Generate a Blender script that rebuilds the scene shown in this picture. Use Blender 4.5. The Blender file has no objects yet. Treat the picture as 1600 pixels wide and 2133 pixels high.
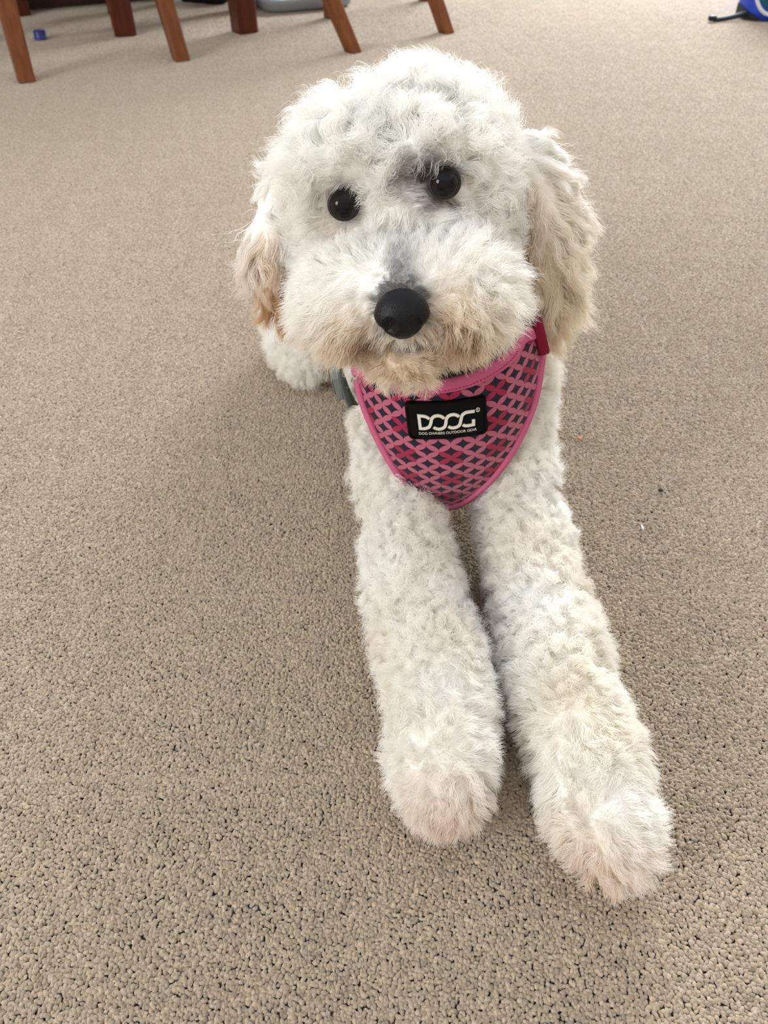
import bpy, bmesh, math, random
import numpy as np
from mathutils import Vector, Matrix, Quaternion
from mathutils.kdtree import KDTree

# ------------------------------------------------------------------ camera, world, lights
S = bpy.context.scene
COL = S.collection
PITCH = math.radians(43.0)
CAM_H = 0.5
FPX = 1603.0
cam_d = bpy.data.cameras.new('camera')
cam_d.sensor_fit = 'VERTICAL'
cam_d.sensor_height = 34.6
cam_d.lens = FPX / 2133.0 * 34.6
cam_d.clip_start = 0.02
cam_d.dof.use_dof = True
cam_d.dof.focus_distance = 0.50
cam_d.dof.aperture_fstop = 13.0
cam = bpy.data.objects.new('camera', cam_d)
COL.objects.link(cam)
cam.location = (0, 0, CAM_H)
cam.rotation_euler = (math.pi / 2 - PITCH, 0, 0)
S.camera = cam

S.view_settings.view_transform = 'Standard'
S.view_settings.look = 'None'
S.view_settings.gamma = 1.0
S.view_settings.use_curve_mapping = False
S.view_settings.exposure = 0.47
S.cycles.max_bounces = 12
S.cycles.diffuse_bounces = 10
S.cycles.transmission_bounces = 10

W = bpy.data.worlds.new('daylight')
S.world = W
W.use_nodes = True
wn = W.node_tree.nodes['Background']
wn.inputs['Color'].default_value = (0.975, 0.985, 1.0, 1)
wn.inputs['Strength'].default_value = 0.84


def area(name, loc, target, sx, sy, power, col=(1, 1, 1)):
    d = bpy.data.lights.new(name, 'AREA')
    d.shape = 'RECTANGLE'
    d.size, d.size_y = sx, sy
    d.energy = power
    d.color = col
    o = bpy.data.objects.new(name, d)
    COL.objects.link(o)
    o.location = loc
    o.rotation_euler = (Vector(target) - Vector(loc)).to_track_quat('-Z', 'Y').to_euler()
    return o


area('window_light_far', (1.5, 5.05, 1.75), (0.3, 1.2, 0.0), 1.9, 1.3, 270, (0.95, 0.975, 1.0))
area('window_light_near', (-3.05, -1.35, 1.6), (0.0, 0.6, 0.2), 1.2, 1.4, 65, (0.95, 0.98, 1.0))

CP, SP = math.cos(PITCH), math.sin(PITCH)


def ray(u, v):
    x, y = (u - 800.0) / FPX, -(v - 1066.5) / FPX
    return Vector((x, CP + y * SP, -SP + y * CP))


def at_z(u, v, z):
    d = ray(u, v)
    return Vector((0, 0, CAM_H)) + d * ((CAM_H - z) / -d.z)


# ------------------------------------------------------------------ helpers
def link(o, parent=None):
    COL.objects.link(o)
    if parent is not None:
        o.parent = parent
    return o


def tag(o, label=None, cat=None, group=None, kind=None):
    if label: o['label'] = label
    if cat: o['category'] = cat
    if group: o['group'] = group
    if kind: o['kind'] = kind
    return o


def empty(name, loc, label, cat, group=None):
    o = bpy.data.objects.new(name, None)
    o.empty_display_size = 0.05
    COL.objects.link(o)
    o.location = loc
    return tag(o, label, cat, group)


def mesh_obj(name, verts, faces, mat, parent=None, smooth=True, origin=(0, 0, 0)):
    """verts in world space; parents are Empties/objects without rotation."""
    me = bpy.data.meshes.new(name)
    off = Vector(origin)
    me.from_pydata([tuple(Vector(v) - off) for v in verts], [], faces)
    me.update()
    if smooth:
        me.shade_smooth()
    if mat is not None:
        me.materials.append(mat)
    o = bpy.data.objects.new(name, me)
    link(o, parent)
    return o


def bm_obj(name, bm, mat, parent=None, smooth=True, origin=(0, 0, 0)):
    bmesh.ops.translate(bm, verts=bm.verts, vec=-Vector(origin))
    bmesh.ops.recalc_face_normals(bm, faces=bm.faces)
    me = bpy.data.meshes.new(name)
    bm.to_mesh(me)
    bm.free()
    if smooth:
        me.shade_smooth()
    me.materials.append(mat)
    o = bpy.data.objects.new(name, me)
    link(o, parent)
    return o


class NT:
    """small shader-node helper"""
    def __init__(self, name):
        self.m = bpy.data.materials.new(name)
        self.m.use_nodes = True
        self.t = self.m.node_tree
        self.b = self.t.nodes['Principled BSDF']
        self.out = self.t.nodes['Material Output']

    def n(self, typ, **kw):
        nd = self.t.nodes.new(typ)
        for k, v in kw.items():
            setattr(nd, k, v)
        return nd

    def put(self, sock, val):
        if isinstance(val, bpy.types.NodeSocket):
            self.t.links.new(val, sock)
        else:
            sock.default_value = val

    def math(self, op, a, b=0.0, c=0.0):
        nd = self.n('ShaderNodeMath', operation=op)
        for i, v in enumerate((a, b, c)):
            self.put(nd.inputs[i], v)
        return nd.outputs[0]

    def mix(self, f, a, b):
        nd = self.n('ShaderNodeMix', data_type='RGBA')
        self.put(nd.inputs[0], f)
        self.put(nd.inputs[6], a)
        self.put(nd.inputs[7], b)
        return nd.outputs[2]

    def noise(self, vec, scale, detail=2.0, rough=0.5):
        nd = self.n('ShaderNodeTexNoise')
        if vec is not None:
            self.put(nd.inputs['Vector'], vec)
        nd.inputs['Scale'].default_value = scale
        nd.inputs['Detail'].default_value = detail
        nd.inputs['Roughness'].default_value = rough
        return nd.outputs[0]

    def ramp(self, f, a, b):
        nd = self.n('ShaderNodeMapRange')
        self.put(nd.inputs[0], f)
        nd.inputs[1].default_value = a
        nd.inputs[2].default_value = b
        return nd.outputs[0]

    def bump(self, h, strength=0.3, dist=0.001):
        nd = self.n('ShaderNodeBump')
        nd.inputs['Strength'].default_value = strength
        nd.inputs['Distance'].default_value = dist
        self.put(nd.inputs['Height'], h)
        self.t.links.new(nd.outputs[0], self.b.inputs['Normal'])

    def pos(self):
        return self.n('ShaderNodeNewGeometry').outputs['Position']

    def obj(self):
        return self.n('ShaderNodeTexCoord').outputs['Object']


def c4(r, g, b):
    return (r, g, b, 1.0)


def srgb(r, g, b):
    f = lambda c: ((c / 255 + 0.055) / 1.055) ** 2.4 if c > 10 else c / 255 / 12.92
    return (f(r), f(g), f(b), 1.0)


def plain(name, col, rough=0.5, spec=0.5, var=0.12, scale=40, bump=0.0, coat=0.0):
    t = NT(name)
    n = t.noise(t.obj(), scale, 4)
    dark = tuple(c * (1 - var) for c in col[:3]) + (1,)
    lite = tuple(min(1, c * (1 + var)) for c in col[:3]) + (1,)
    t.put(t.b.inputs['Base Color'], t.mix(n, dark, lite))
    t.b.inputs['Roughness'].default_value = rough
    t.b.inputs['Specular IOR Level'].default_value = spec
    t.b.inputs['Coat Weight'].default_value = coat
    if bump:
        t.bump(n, bump, 0.001)
    return t.m


# ------------------------------------------------------------------ carpet
def carpet_material(name, pile):
    t = NT(name)
    p = t.pos()
    big = t.noise(p, 3.2, 3, 0.55)
    mid = t.noise(p, 24.0, 2, 0.5)
    fine = t.noise(p, 340.0, 2, 0.6)
    a = t.mix(t.ramp(big, 0.3, 0.7), srgb(152, 136, 117), srgb(166, 150, 130))
    a = t.mix(t.math('MULTIPLY', t.ramp(mid, 0.35, 0.75), 0.35), a, srgb(168, 151, 129))
    a = t.mix(t.math('MULTIPLY', t.ramp(fine, 0.35, 0.7), 0.5), a, srgb(184, 169, 149))
    if pile:
        yn = t.n('ShaderNodeAttribute', attribute_name='yarn')
        a = t.mix(t.math('MULTIPLY', yn.outputs['Fac'], 0.55), a, srgb(204, 186, 162))
        a = t.mix(t.math('MULTIPLY', t.math('SUBTRACT', 1.0, yn.outputs['Fac']), 0.35), a, srgb(118, 102, 86))
    t.put(t.b.inputs['Base Color'], a)
    t.b.inputs['Roughness'].default_value = 0.95
    t.b.inputs['Specular IOR Level'].default_value = 0.1
    t.b.inputs['Sheen Weight'].default_value = 0.85
    t.b.inputs['Sheen Roughness'].default_value = 0.4
    t.bump(t.noise(p, 1500.0 if pile else 260.0, 3, 0.6), 0.5, 0.0006 if pile else 0.002)
    return t.m


M_CARPET = carpet_material('carpet_wool', True)
M_BACKING = plain('carpet_backing', srgb(112, 98, 82), 0.95, 0.1, 0.1, 60, 0.3)
RX0, RX1, RY0, RY1 = -3.2, 3.2, -2.4, 5.2
fl = mesh_obj('floor', [(RX0, RY0, -0.006), (RX1, RY0, -0.006), (RX1, RY1, -0.006), (RX0, RY1, -0.006)], [(0, 1, 2, 3)], M_BACKING, smooth=False)
tag(fl, kind='structure')


M_PAINT = plain('wall_paint', srgb(206, 198, 186), 0.9, 0.1, 0.03, 3)
WH = 2.5


def wall(name, a, b, hole=None):
    a, b = Vector((*a, 0)), Vector((*b, 0))
    d = (b - a); L = d.length; d.normalize()
    rects = [(0, L, 0, WH)]
    if hole:
        x0, x1, z0, z1 = hole
        rects = [(0, x0, 0, WH), (x1, L, 0, WH), (x0, x1, 0, z0), (x0, x1, z1, WH)]
    nrm = Vector((-d.y, d.x, 0)) * 0.12
    vs, fs = [], []
    for x0, x1, z0, z1 in rects:
        k = len(vs)
        for off in (Vector(), nrm):
            for x, z in ((x0, z0), (x1, z0), (x1, z1), (x0, z1)):
                vs.append(a + d * x + Vector((0, 0, z - 0.006)) + off)
        fs += [(k, k + 1, k + 2, k + 3), (k + 7, k + 6, k + 5, k + 4)] + [(k + i, k + 4 + i, k + 4 + (i + 1) % 4, k + (i + 1) % 4) for i in range(4)]
    return tag(mesh_obj(name, vs, fs, M_PAINT, smooth=False), kind='structure')


wall('wall_back', (RX0, RY1), (RX1, RY1), (3.4, 6.0, 0.9, 2.3))
wall('wall_left', (RX0, RY0), (RX0, RY1), (0.3, 1.8, 0.9, 2.2))
wall('wall_right', (RX1, RY1), (RX1, RY0))
wall('wall_front', (RX1, RY0), (RX0, RY0))
M_TRIM = plain('white_trim', srgb(226, 224, 218), 0.5, 0.3, 0.02, 20)
for nm, a, b in (('baseboard_back', (RX0, RY1 - 0.015), (RX1, RY1 - 0.015)), ('baseboard_left', (RX0 + 0.015, RY0), (RX0 + 0.015, RY1)), ('baseboard_right', (RX1 - 0.015, RY0), (RX1 - 0.015, RY1))):
    bm = bmesh.new()
    sx, sy = max(abs(b[0] - a[0]), 0.018), max(abs(b[1] - a[1]), 0.018)
    bmesh.ops.create_cube(bm, size=1.0, matrix=Matrix.Translation(((a[0] + b[0]) / 2, (a[1] + b[1]) / 2, 0.05)) @ Matrix.Diagonal(Vector((sx, sy, 0.10, 1))))
    bmesh.ops.bevel(bm, geom=bm.edges[:], offset=0.004, segments=1, affect='EDGES')
    tag(bm_obj(nm, bm, M_TRIM, smooth=False), kind='structure')
gt = NT('window_glass')
gt.b.inputs['Transmission Weight'].default_value = 1.0
gt.b.inputs['Roughness'].default_value = 0.0
gt.b.inputs['IOR'].default_value = 1.02


def window(name, o, ax, w, z0, z1):
    o = Vector((*o, 0)); ax = Vector((*ax, 0))
    ny = Vector((-ax.y, ax.x, 0))
    bm = bmesh.new()
    def bar(x0, x1, a, b):
        c = o + ax * ((x0 + x1) / 2) + Vector((0, 0, (a + b) / 2)) + ny * 0.06
        rot = Matrix((ax, ny, Vector((0, 0, 1)))).transposed().to_4x4()
        bmesh.ops.create_cube(bm, size=1.0, matrix=Matrix.Translation(c) @ rot @ Matrix.Diagonal(Vector((x1 - x0, 0.06, b - a, 1))))
    t = 0.06
    bar(0, w, z0, z0 + t); bar(0, w, z1 - t, z1); bar(0, t, z0 + t, z1 - t); bar(w - t, w, z0 + t, z1 - t); bar(w / 2 - t / 2, w / 2 + t / 2, z0 + t, z1 - t)
    f = tag(bm_obj(name, bm, M_TRIM, smooth=False), kind='structure')
    for x0, x1 in ((t, w / 2 - t / 2), (w / 2 + t / 2, w - t)):
        vs = []
        for d in (0.057, 0.063):
            for x, z in ((x0, z0 + t), (x1, z0 + t), (x1, z1 - t), (x0, z1 - t)):
                vs.append(o + ax * x + Vector((0, 0, z)) + ny * d)
        fs = [(0, 1, 2, 3), (7, 6, 5, 4)] + [(i, i + 4, (i + 1) % 4 + 4, (i + 1) % 4) for i in range(4)]
        mesh_obj('pane', vs, fs, gt.m, f, smooth=False)


window('window_1', (RX0 + 3.4, RY1), (1, 0), 2.6, 0.9, 2.3)
window('window_2', (RX0, RY0 + 0.3), (0, 1), 1.5, 0.9, 2.2)


def tuft_tile(size, n, seed):
    """one square patch of cut-pile tufts, joined in one mesh"""
    rng = np.random.default_rng(seed)
    bm = bmesh.new()
    bmesh.ops.create_icosphere(bm, subdivisions=1, radius=1.0)
    drop = [v for v in bm.verts if v.co.z < -0.6]
    bmesh.ops.delete(bm, geom=drop, context='VERTS')
    bm.verts.ensure_lookup_table()
    bv = np.array([v.co[:] for v in bm.verts])
    bf = np.array([[v.index for v in f.verts] for f in bm.faces])
    bm.free()
    g = np.stack(np.meshgrid(np.arange(n), np.arange(n)), -1).reshape(-1, 2).astype(float)
    g[:, 0] += 0.5 * (g[:, 1] % 2) + 0.25
    g[:, 1] += 0.5
    g = (g + rng.uniform(-0.48, 0.48, g.shape)) / n * size - size / 2
    k = len(g)
    r = size / n * rng.uniform(0.64, 0.98, k)
    h = size / n * rng.uniform(0.75, 1.15, k)
    lean = rng.normal(0, 0.34, (k, 2))
    ang = rng.uniform(0, 6.283, k)
    wob = 1 + rng.normal(0, 0.13, (k, len(bv), 1))
    v = bv[None] * wob
    ca, sa = np.cos(ang)[:, None], np.sin(ang)[:, None]
    el = rng.uniform(0.72, 1.3, k)[:, None]
    x = (v[..., 0] * ca - v[..., 1] * sa) * r[:, None] * el
    y = (v[..., 0] * sa + v[..., 1] * ca) * r[:, None] / el
    z = v[..., 2] * h[:, None]
    x = x + lean[:, 0:1] * z + g[:, 0:1]
    y = y + lean[:, 1:2] * z + g[:, 1:2]
    z = z + rng.uniform(-0.9, 0.2, k)[:, None] * 0.0009 - 0.0028
    verts = np.stack([x, y, z], -1).reshape(-1, 3)
    faces = (bf[None] + (np.arange(k) * len(bv))[:, None, None]).reshape(-1, 3)
    me = bpy.data.meshes.new('tuft_patch')
    me.vertices.add(len(verts)); me.vertices.foreach_set('co', verts.ravel())
    me.loops.add(faces.size); me.loops.foreach_set('vertex_index', faces.ravel())
    me.polygons.add(len(faces)); me.polygons.foreach_set('loop_start', np.arange(0, faces.size, 3))
    me.update(calc_edges=True)
    tv = np.repeat(np.clip(rng.normal(0.5, 0.26, k), 0, 1), len(bv)).astype(np.float32)
    at = me.attributes.new('yarn', 'FLOAT', 'POINT')
    at.data.foreach_set('value', tv)
    me.shade_smooth()
    me.materials.append(M_CARPET)
    return me


TILE = 0.17
tile_src = bpy.data.objects.new('tuft_patch', tuft_tile(TILE, 88, 3))


def build_pile():
    pts, rot = [], []
    rng = random.Random(4)
    nx = int(3.2 / TILE)
    step = TILE * 0.98
    for j in range(int(7.5 / step)):
        y = RY0 + (j + 0.5) * step
        for i in range(-nx, nx + 1):
            x = (i + 0.5 * (j % 2)) * step
            if abs(x) > 3.12:
                continue
            pts.append((x, y, 0)); rot.append(rng.randrange(4) * math.pi / 2)
    me = bpy.data.meshes.new('carpet_pile')
    me.from_pydata(pts, [], [])
    a = me.attributes.new('spin', 'FLOAT', 'POINT')
    a.data.foreach_set('value', rot)
    me.materials.append(M_CARPET)
    o = link(bpy.data.objects.new('carpet_pile', me))
    tag(o, 'beige cut-pile carpet tufts covering the whole floor', 'carpet', kind='stuff')
    ng = bpy.data.node_groups.new('pile_patches', 'GeometryNodeTree')
    ng.interface.new_socket('Geometry', in_out='INPUT', socket_type='NodeSocketGeometry')
    ng.interface.new_socket('Geometry', in_out='OUTPUT', socket_type='NodeSocketGeometry')
    gi, go = ng.nodes.new('NodeGroupInput'), ng.nodes.new('NodeGroupOutput')
    iop = ng.nodes.new('GeometryNodeInstanceOnPoints')
    oi = ng.nodes.new('GeometryNodeObjectInfo')
    oi.inputs['Object'].default_value = tile_src
    na = ng.nodes.new('GeometryNodeInputNamedAttribute'); na.data_type = 'FLOAT'
    na.inputs['Name'].default_value = 'spin'
    cx = ng.nodes.new('ShaderNodeCombineXYZ')
    ng.links.new(na.outputs['Attribute'], cx.inputs['Z'])
    ng.links.new(gi.outputs[0], iop.inputs['Points'])
    ng.links.new(oi.outputs['Geometry'], iop.inputs['Instance'])
    ng.links.new(cx.outputs[0], iop.inputs['Rotation'])
    ng.links.new(iop.outputs[0], go.inputs[0])
    md = o.modifiers.new('pile', 'NODES')
    md.node_group = ng


build_pile()

# ------------------------------------------------------------------ fur tools
RNG = np.random.default_rng(11)


def mesh_arrays(me):
    n = len(me.vertices)
    co = np.empty(n * 3); me.vertices.foreach_get('co', co); co = co.reshape(-1, 3)
    no = np.empty(n * 3); me.vertex_normals.foreach_get('vector', no); no = no.reshape(-1, 3)
    me.calc_loop_triangles()
    t = np.empty(len(me.loop_triangles) * 3, dtype=np.int32)
    me.loop_triangles.foreach_get('vertices', t)
    return co, no, t.reshape(-1, 3)


def unit(v):
    return v / np.maximum(np.linalg.norm(v, axis=-1, keepdims=True), 1e-9)


def sample(co, tri, dens, scale):
    a, b, c = co[tri[:, 0]], co[tri[:, 1]], co[tri[:, 2]]
    ar = 0.5 * np.linalg.norm(np.cross(b - a, c - a), axis=1)
    w = ar * dens[tri].mean(1)
    k = RNG.poisson(w * scale)
    idx = np.repeat(np.arange(len(tri)), k)
    r1, r2 = np.sqrt(RNG.random(len(idx))), RNG.random(len(idx))
    bary = np.stack([1 - r1, r1 * (1 - r2), r1 * r2], 1)
    return tri[idx], bary


def interp(arr, ti, ba):
    return (arr[ti] * (ba[..., None] if arr.ndim == 2 else ba)).sum(1)


_WK = RNG.normal(0, 1, (3, 12, 3)); _WP = RNG.uniform(0, 6.283, (3, 12))


def vnoise(p, freq):
    """smooth vector noise"""
    out = np.zeros_like(p)
    for a in range(3):
        out[:, a] = np.sin(p @ (_WK[a].T * freq) + _WP[a]).sum(1) / 3.0
    return out


def make_fur(name, parent, mat, co, no, tri, F, dens, clump_dens, npts=8, rad=(0.00015, 0.00004), zmin=0.002, jit=0.15):
    """F: dict of per-vertex fields: length, comb(3), lay, curl, clump, wave, color(3), dens"""
    ci, cb = sample(co, tri, F['dens'] * F.get('cd', np.ones(len(co))), clump_dens)
    croot = interp(co, ci, cb); cn = unit(interp(no, ci, cb)); cc = interp(F['comb'], ci, cb)
    clay = interp(F['lay'], ci, cb)[:, None]
    nC = len(croot)
    cdir = unit(cn * (1 - clay) + cc * clay + RNG.normal(0, 0.18, (nC, 3)) + 0.26 * vnoise(croot, 45.0) + 0.16 * vnoise(croot, 110.0))
    cdir = unit(cdir + cn * np.maximum(0, 0.12 - (cdir * cn).sum(1, keepdims=True)))
    e1 = unit(np.cross(cdir, RNG.normal(0, 1, (nC, 3)))); e2 = np.cross(cdir, e1)
    cph = RNG.uniform(0, 6.283, nC); clen = RNG.uniform(0.80, 1.12, nC)
    ccol = np.clip(RNG.normal(1.0, 0.015, nC), 0.9, 1.03)
    cfrq = RNG.uniform(0.75, 1.3, nC) * np.where(RNG.random(nC) < 0.5, -1, 1)
    camp = RNG.uniform(0.5, 1.4, nC)
    kd = KDTree(nC)
    for i, p in enumerate(croot):
        kd.insert(p, i)
    kd.balance()
    si, sb = sample(co, tri, F['dens'], dens)
    root = interp(co, si, sb); sn = unit(interp(no, si, sb))
    n = len(root)
    own = np.fromiter((kd.find(p)[1] for p in root), dtype=np.int64, count=n)
    L = interp(F['length'], si, sb) * clen[own] * RNG.uniform(0.72, 1.08, n)
    curl = interp(F['curl'], si, sb) * camp[own]
    wave = interp(F['wave'], si, sb)
    clump = interp(F['clump'], si, sb)
    col = interp(F['color'], si, sb) * ccol[own][:, None] * RNG.normal(1, 0.015, n)[:, None]
    s = np.linspace(0, 1, npts)[None, :, None]
    D = unit(cdir[own] + RNG.normal(0, jit, (n, 3)))
    stray = RNG.random(n) < 0.05
    D[stray] = unit(D[stray] + RNG.normal(0, 0.4, (stray.sum(), 3)))
    off = (root - croot[own])
    w = (clump[:, None, None]) * s ** 1.1
    P = root[:, None] - off[:, None] * w + D[:, None] * (L[:, None, None] * s)
    ph = cph[own][:, None] + RNG.normal(0, 0.25, n)[:, None] + (2 * math.pi * L / wave)[:, None] * s[..., 0] * cfrq[own][:, None]
    am = curl[:, None] * np.minimum(1.0, s[..., 0] * 1.6)
    P = P + (am * (np.cos(ph) - np.cos(ph[:, :1])))[..., None] * e1[own][:, None] + (am * (np.sin(ph) - np.sin(ph[:, :1])))[..., None] * e2[own][:, None]
    P = P + (vnoise(root, 160.0) * 0.0009)[:, None] * s ** 1.5
    # droop
    P[..., 2] -= 0.12 * L[:, None] * s[..., 0] ** 2
    low = P[..., 2] < zmin
    P[..., 2] = np.where(low, zmin + (P[..., 2] - zmin) * 0.05, P[..., 2])
    cu = bpy.data.hair_curves.new(name)
    cu.add_curves([npts] * n)
    cu.attributes['position'].data.foreach_set('vector', P.astype(np.float32).ravel())
    R = np.interp(np.linspace(0, 1, npts), [0, 0.4, 1], [rad[0], rad[0] * 0.95, rad[1]])
    ra = cu.attributes.get('radius') or cu.attributes.new('radius', 'FLOAT', 'POINT')
    ra.data.foreach_set('value', np.tile(R, n).astype(np.float32))
    at = cu.attributes.new('tint', 'FLOAT_COLOR', 'CURVE')
    at.data.foreach_set('color', np.concatenate([np.clip(col, 0, 0.98), np.ones((n, 1))], 1).astype(np.float32).ravel())
    cu.materials.append(mat)
    o = bpy.data.objects.new(name, cu)
    link(o, parent)
    print('fur', name, n, 'strands', nC, 'clumps')
    return o


def fur_material():
    t = NT('dog_fur')
    a = t.n('ShaderNodeAttribute', attribute_name='tint')
    t.put(t.b.inputs['Base Color'], a.outputs['Color'])
    t.b.inputs['Roughness'].default_value = 0.55
    t.b.inputs['Specular IOR Level'].default_value = 0.25
    tr = t.n('ShaderNodeBsdfTranslucent')
    t.put(tr.inputs['Color'], a.outputs['Color'])
    mx = t.n('ShaderNodeMixShader')
    mx.inputs[0].default_value = 0.35
    t.t.links.new(t.b.outputs[0], mx.inputs[1])
    t.t.links.new(tr.outputs[0], mx.inputs[2])
    t.t.links.new(mx.outputs[0], t.out.inputs['Surface'])
    return t.m


M_FUR = fur_material()
def skin_material():
    t = NT('dog_undercoat')
    a = t.n('ShaderNodeAttribute', attribute_name='tint')
    n = t.noise(t.obj(), 300, 3)
    t.put(t.b.inputs['Base Color'], t.mix(t.math('MULTIPLY', n, 0.2), a.outputs['Color'], c4(0.6, 0.5, 0.42)))
    t.b.inputs['Roughness'].default_value = 0.9
    t.b.inputs['Specular IOR Level'].default_value = 0.05
    return t.m


M_SKIN = skin_material()


def paint_skin(me, col):
    a = me.attributes.new('tint', 'FLOAT_COLOR', 'POINT')
    a.data.foreach_set('color', np.concatenate([np.clip(col * 0.90, 0, 0.95), np.ones((len(col), 1))], 1).astype(np.float32).ravel())


def gauss(p, c, r):
    d2 = (((p - np.array(c)) / np.array(r)) ** 2).sum(1)
    return np.exp(-d2)


def ellipsoid(bm, c, r, rot=None, sub=3):
    m = Matrix.Translation(Vector(c))
    if rot is not None:
        m = m @ rot.to_4x4()
    m = m @ Matrix.Diagonal(Vector((*r, 1)))
    bmesh.ops.create_icosphere(bm, subdivisions=sub, radius=1.0, matrix=m)


def limb(bm, pts, radii, sub=2):
    for (a, b, ra, rb) in zip(pts, pts[1:], radii, radii[1:]):
        a, b = Vector(a), Vector(b)
        k = max(2, int((b - a).length / 0.008))
        for i in range(k + 1):
            f = i / k
            r = ra + (rb - ra) * f
            bmesh.ops.create_icosphere(bm, subdivisions=sub, radius=r, matrix=Matrix.Translation(a.lerp(b, f)))


def fused(bm, voxel, smooth):
    me = bpy.data.meshes.new('tmp'); bm.to_mesh(me); bm.free()
    o = bpy.data.objects.new('tmp', me); COL.objects.link(o)
    md = o.modifiers.new('r', 'REMESH'); md.mode = 'VOXEL'; md.voxel_size = voxel
    if smooth:
        ms = o.modifiers.new('s', 'SMOOTH'); ms.iterations = smooth; ms.factor = 0.5
    dg = bpy.context.evaluated_depsgraph_get()
    out = bpy.data.meshes.new_from_object(o.evaluated_get(dg))
    bpy.data.objects.remove(o); bpy.data.meshes.remove(me)
    return out


# ------------------------------------------------------------------ the dog
DOG = empty('dog', (0.04, 0.55, 0.0), 'white curly-coated dog lying on the carpet with front paws stretched forward', 'dog')
DO = Vector(DOG.location)

HC = Vector((0.0150, 0.555, 0.290))
ROLL = math.radians(9)
HR = Vector((math.cos(ROLL), 0, math.sin(ROLL))); HU = Vector((-math.sin(ROLL), 0, math.cos(ROLL)))
HF = Vector((-0.05, -1, 0)).normalized()
HROT = Matrix((HR, HF * -1, HU)).transposed()


def H(x, y, z):
    return HC + HR * x + HF * y + HU * z


NOSE = Vector((0.0107, 0.416, 0.2735))
EYES = [Vector((-0.0256, 0.4865, 0.3084)), Vector((0.0378, 0.4875, 0.3216))]

# chest surface the harness lies on
PC = np.array([0.052, 0.56, 0.14]); PR = np.array([0.082, 0.092, 0.135])

LEGL = [(0.012, 0.590, 0.19), (0.009, 0.566, 0.16), (0.009, 0.534, 0.105), (0.012, 0.488, 0.052), (0.024, 0.391, 0.043), (0.038, 0.311, 0.043), (0.038, 0.268, 0.040), (0.039, 0.244, 0.033)]
LEGR = [(0.102, 0.590, 0.19), (0.110, 0.572, 0.15), (0.109, 0.540, 0.105), (0.115, 0.488, 0.052), (0.121, 0.391, 0.043), (0.125, 0.311, 0.043), (0.132, 0.258, 0.040), (0.1355, 0.223, 0.036), (0.140, 0.208, 0.030)]


def build_body():
    bm = bmesh.new()
    E = lambda c, r, rot=None: ellipsoid(bm, c, r, rot)
    # trunk
    E((0.052, 0.577, 0.135), (0.063, 0.082, 0.118))
    E((0.035, 0.70, 0.125), (0.075, 0.13, 0.10))
    E((0.015, 0.84, 0.115), (0.085, 0.09, 0.10))
    E((0.03, 0.575, 0.225), (0.060, 0.055, 0.065))
    # hind quarters
    E((-0.086, 0.83, 0.072), (0.040, 0.075, 0.058))
    E((0.100, 0.80, 0.075), (0.040, 0.075, 0.060))
    limb(bm, [(-0.103, 0.83, 0.05), (-0.103, 0.79, 0.036), (-0.088, 0.757, 0.027)], [0.034, 0.027, 0.021])
    limb(bm, [(0.110, 0.80, 0.05), (0.116, 0.76, 0.034), (0.112, 0.715, 0.027)], [0.036, 0.030, 0.024])
    # tail
    limb(bm, [(0.01, 0.91, 0.13), (0.0, 0.965, 0.12), (-0.03, 0.99, 0.10)], [0.028, 0.022, 0.016])
    # front legs
    limb(bm, LEGL, [0.028, 0.030, 0.028, 0.029, 0.0305, 0.032, 0.032, 0.026])
    limb(bm, LEGR, [0.026, 0.029, 0.028, 0.029, 0.0305, 0.0315, 0.033, 0.030, 0.023])
    # head
    E(H(-0.001, 0, 0.001), (0.077, 0.069, 0.057), HROT)
    E(H(0.030, 0.012, -0.022), (0.046, 0.048, 0.042), HROT)
    E(H(-0.031, 0.012, -0.022), (0.045, 0.048, 0.042), HROT)
    E(H(-0.002, -0.008, 0.016), (0.073, 0.06, 0.0495), HROT)
    for sx in (-1, 1):
        E(H(-0.009 + sx * 0.030, 0.044, 0.042), (0.030, 0.018, 0.014), HROT)
    # muzzle
    E((0.010, 0.462, 0.266), (0.036, 0.045, 0.028))
    E((-0.020, 0.455, 0.261), (0.032, 0.035, 0.029))
    E((0.048, 0.457, 0.267), (0.035, 0.037, 0.030))
    E((0.010, 0.447, 0.276), (0.016, 0.036, 0.016))
    E((0.014, 0.450, 0.232), (0.026, 0.030, 0.016))
    return fused(bm, 0.0035, 5)


body_me = build_body()
body_me.shade_smooth()
CO, NO, TR = mesh_arrays(body_me)


def sdf_panel(p):
    """1 inside the harness front (roots hidden beneath the fabric)"""
    q = (p - PC) / PR
    return np.sqrt((q ** 2).sum(1))


def project(p):
    f = p[:, 1] * CP + (CAM_H - p[:, 2]) * SP
    up = p[:, 1] * SP - (CAM_H - p[:, 2]) * CP
    return 800 + FPX * p[:, 0] / f, 1066.5 - FPX * up / f


# harness outline on the chest (neck curve above, lower edge below), as image-plane guide points cast on the chest surface
TOP = [(738, 770), (756, 776), (780, 782), (806, 789), (838, 800), (880, 806), (930, 804), (985, 790), (1035, 764), (1070, 735), (1092, 700), (1128, 690)]
BOT = [(744, 792), (752, 828), (768, 872), (800, 940), (842, 1005), (885, 1047), (925, 1058), (975, 1042), (1032, 990), (1082, 915), (1116, 830), (1131, 735)]


def crv(P, s):
    """Catmull-Rom through P at s in 0..1"""
    n = len(P) - 1
    f = min(max(s, 0), 1) * n
    i = min(int(f), n - 1); f -= i
    g = lambda k: np.array(P[min(max(k, 0), n)], float)
    p0, p1, p2, p3 = g(i - 1), g(i), g(i + 1), g(i + 2)
    return 0.5 * (2 * p1 + (p2 - p0) * f + (2 * p0 - 5 * p1 + 4 * p2 - p3) * f * f + (3 * p1 - p0 - 3 * p2 + p3) * f ** 3)


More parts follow.
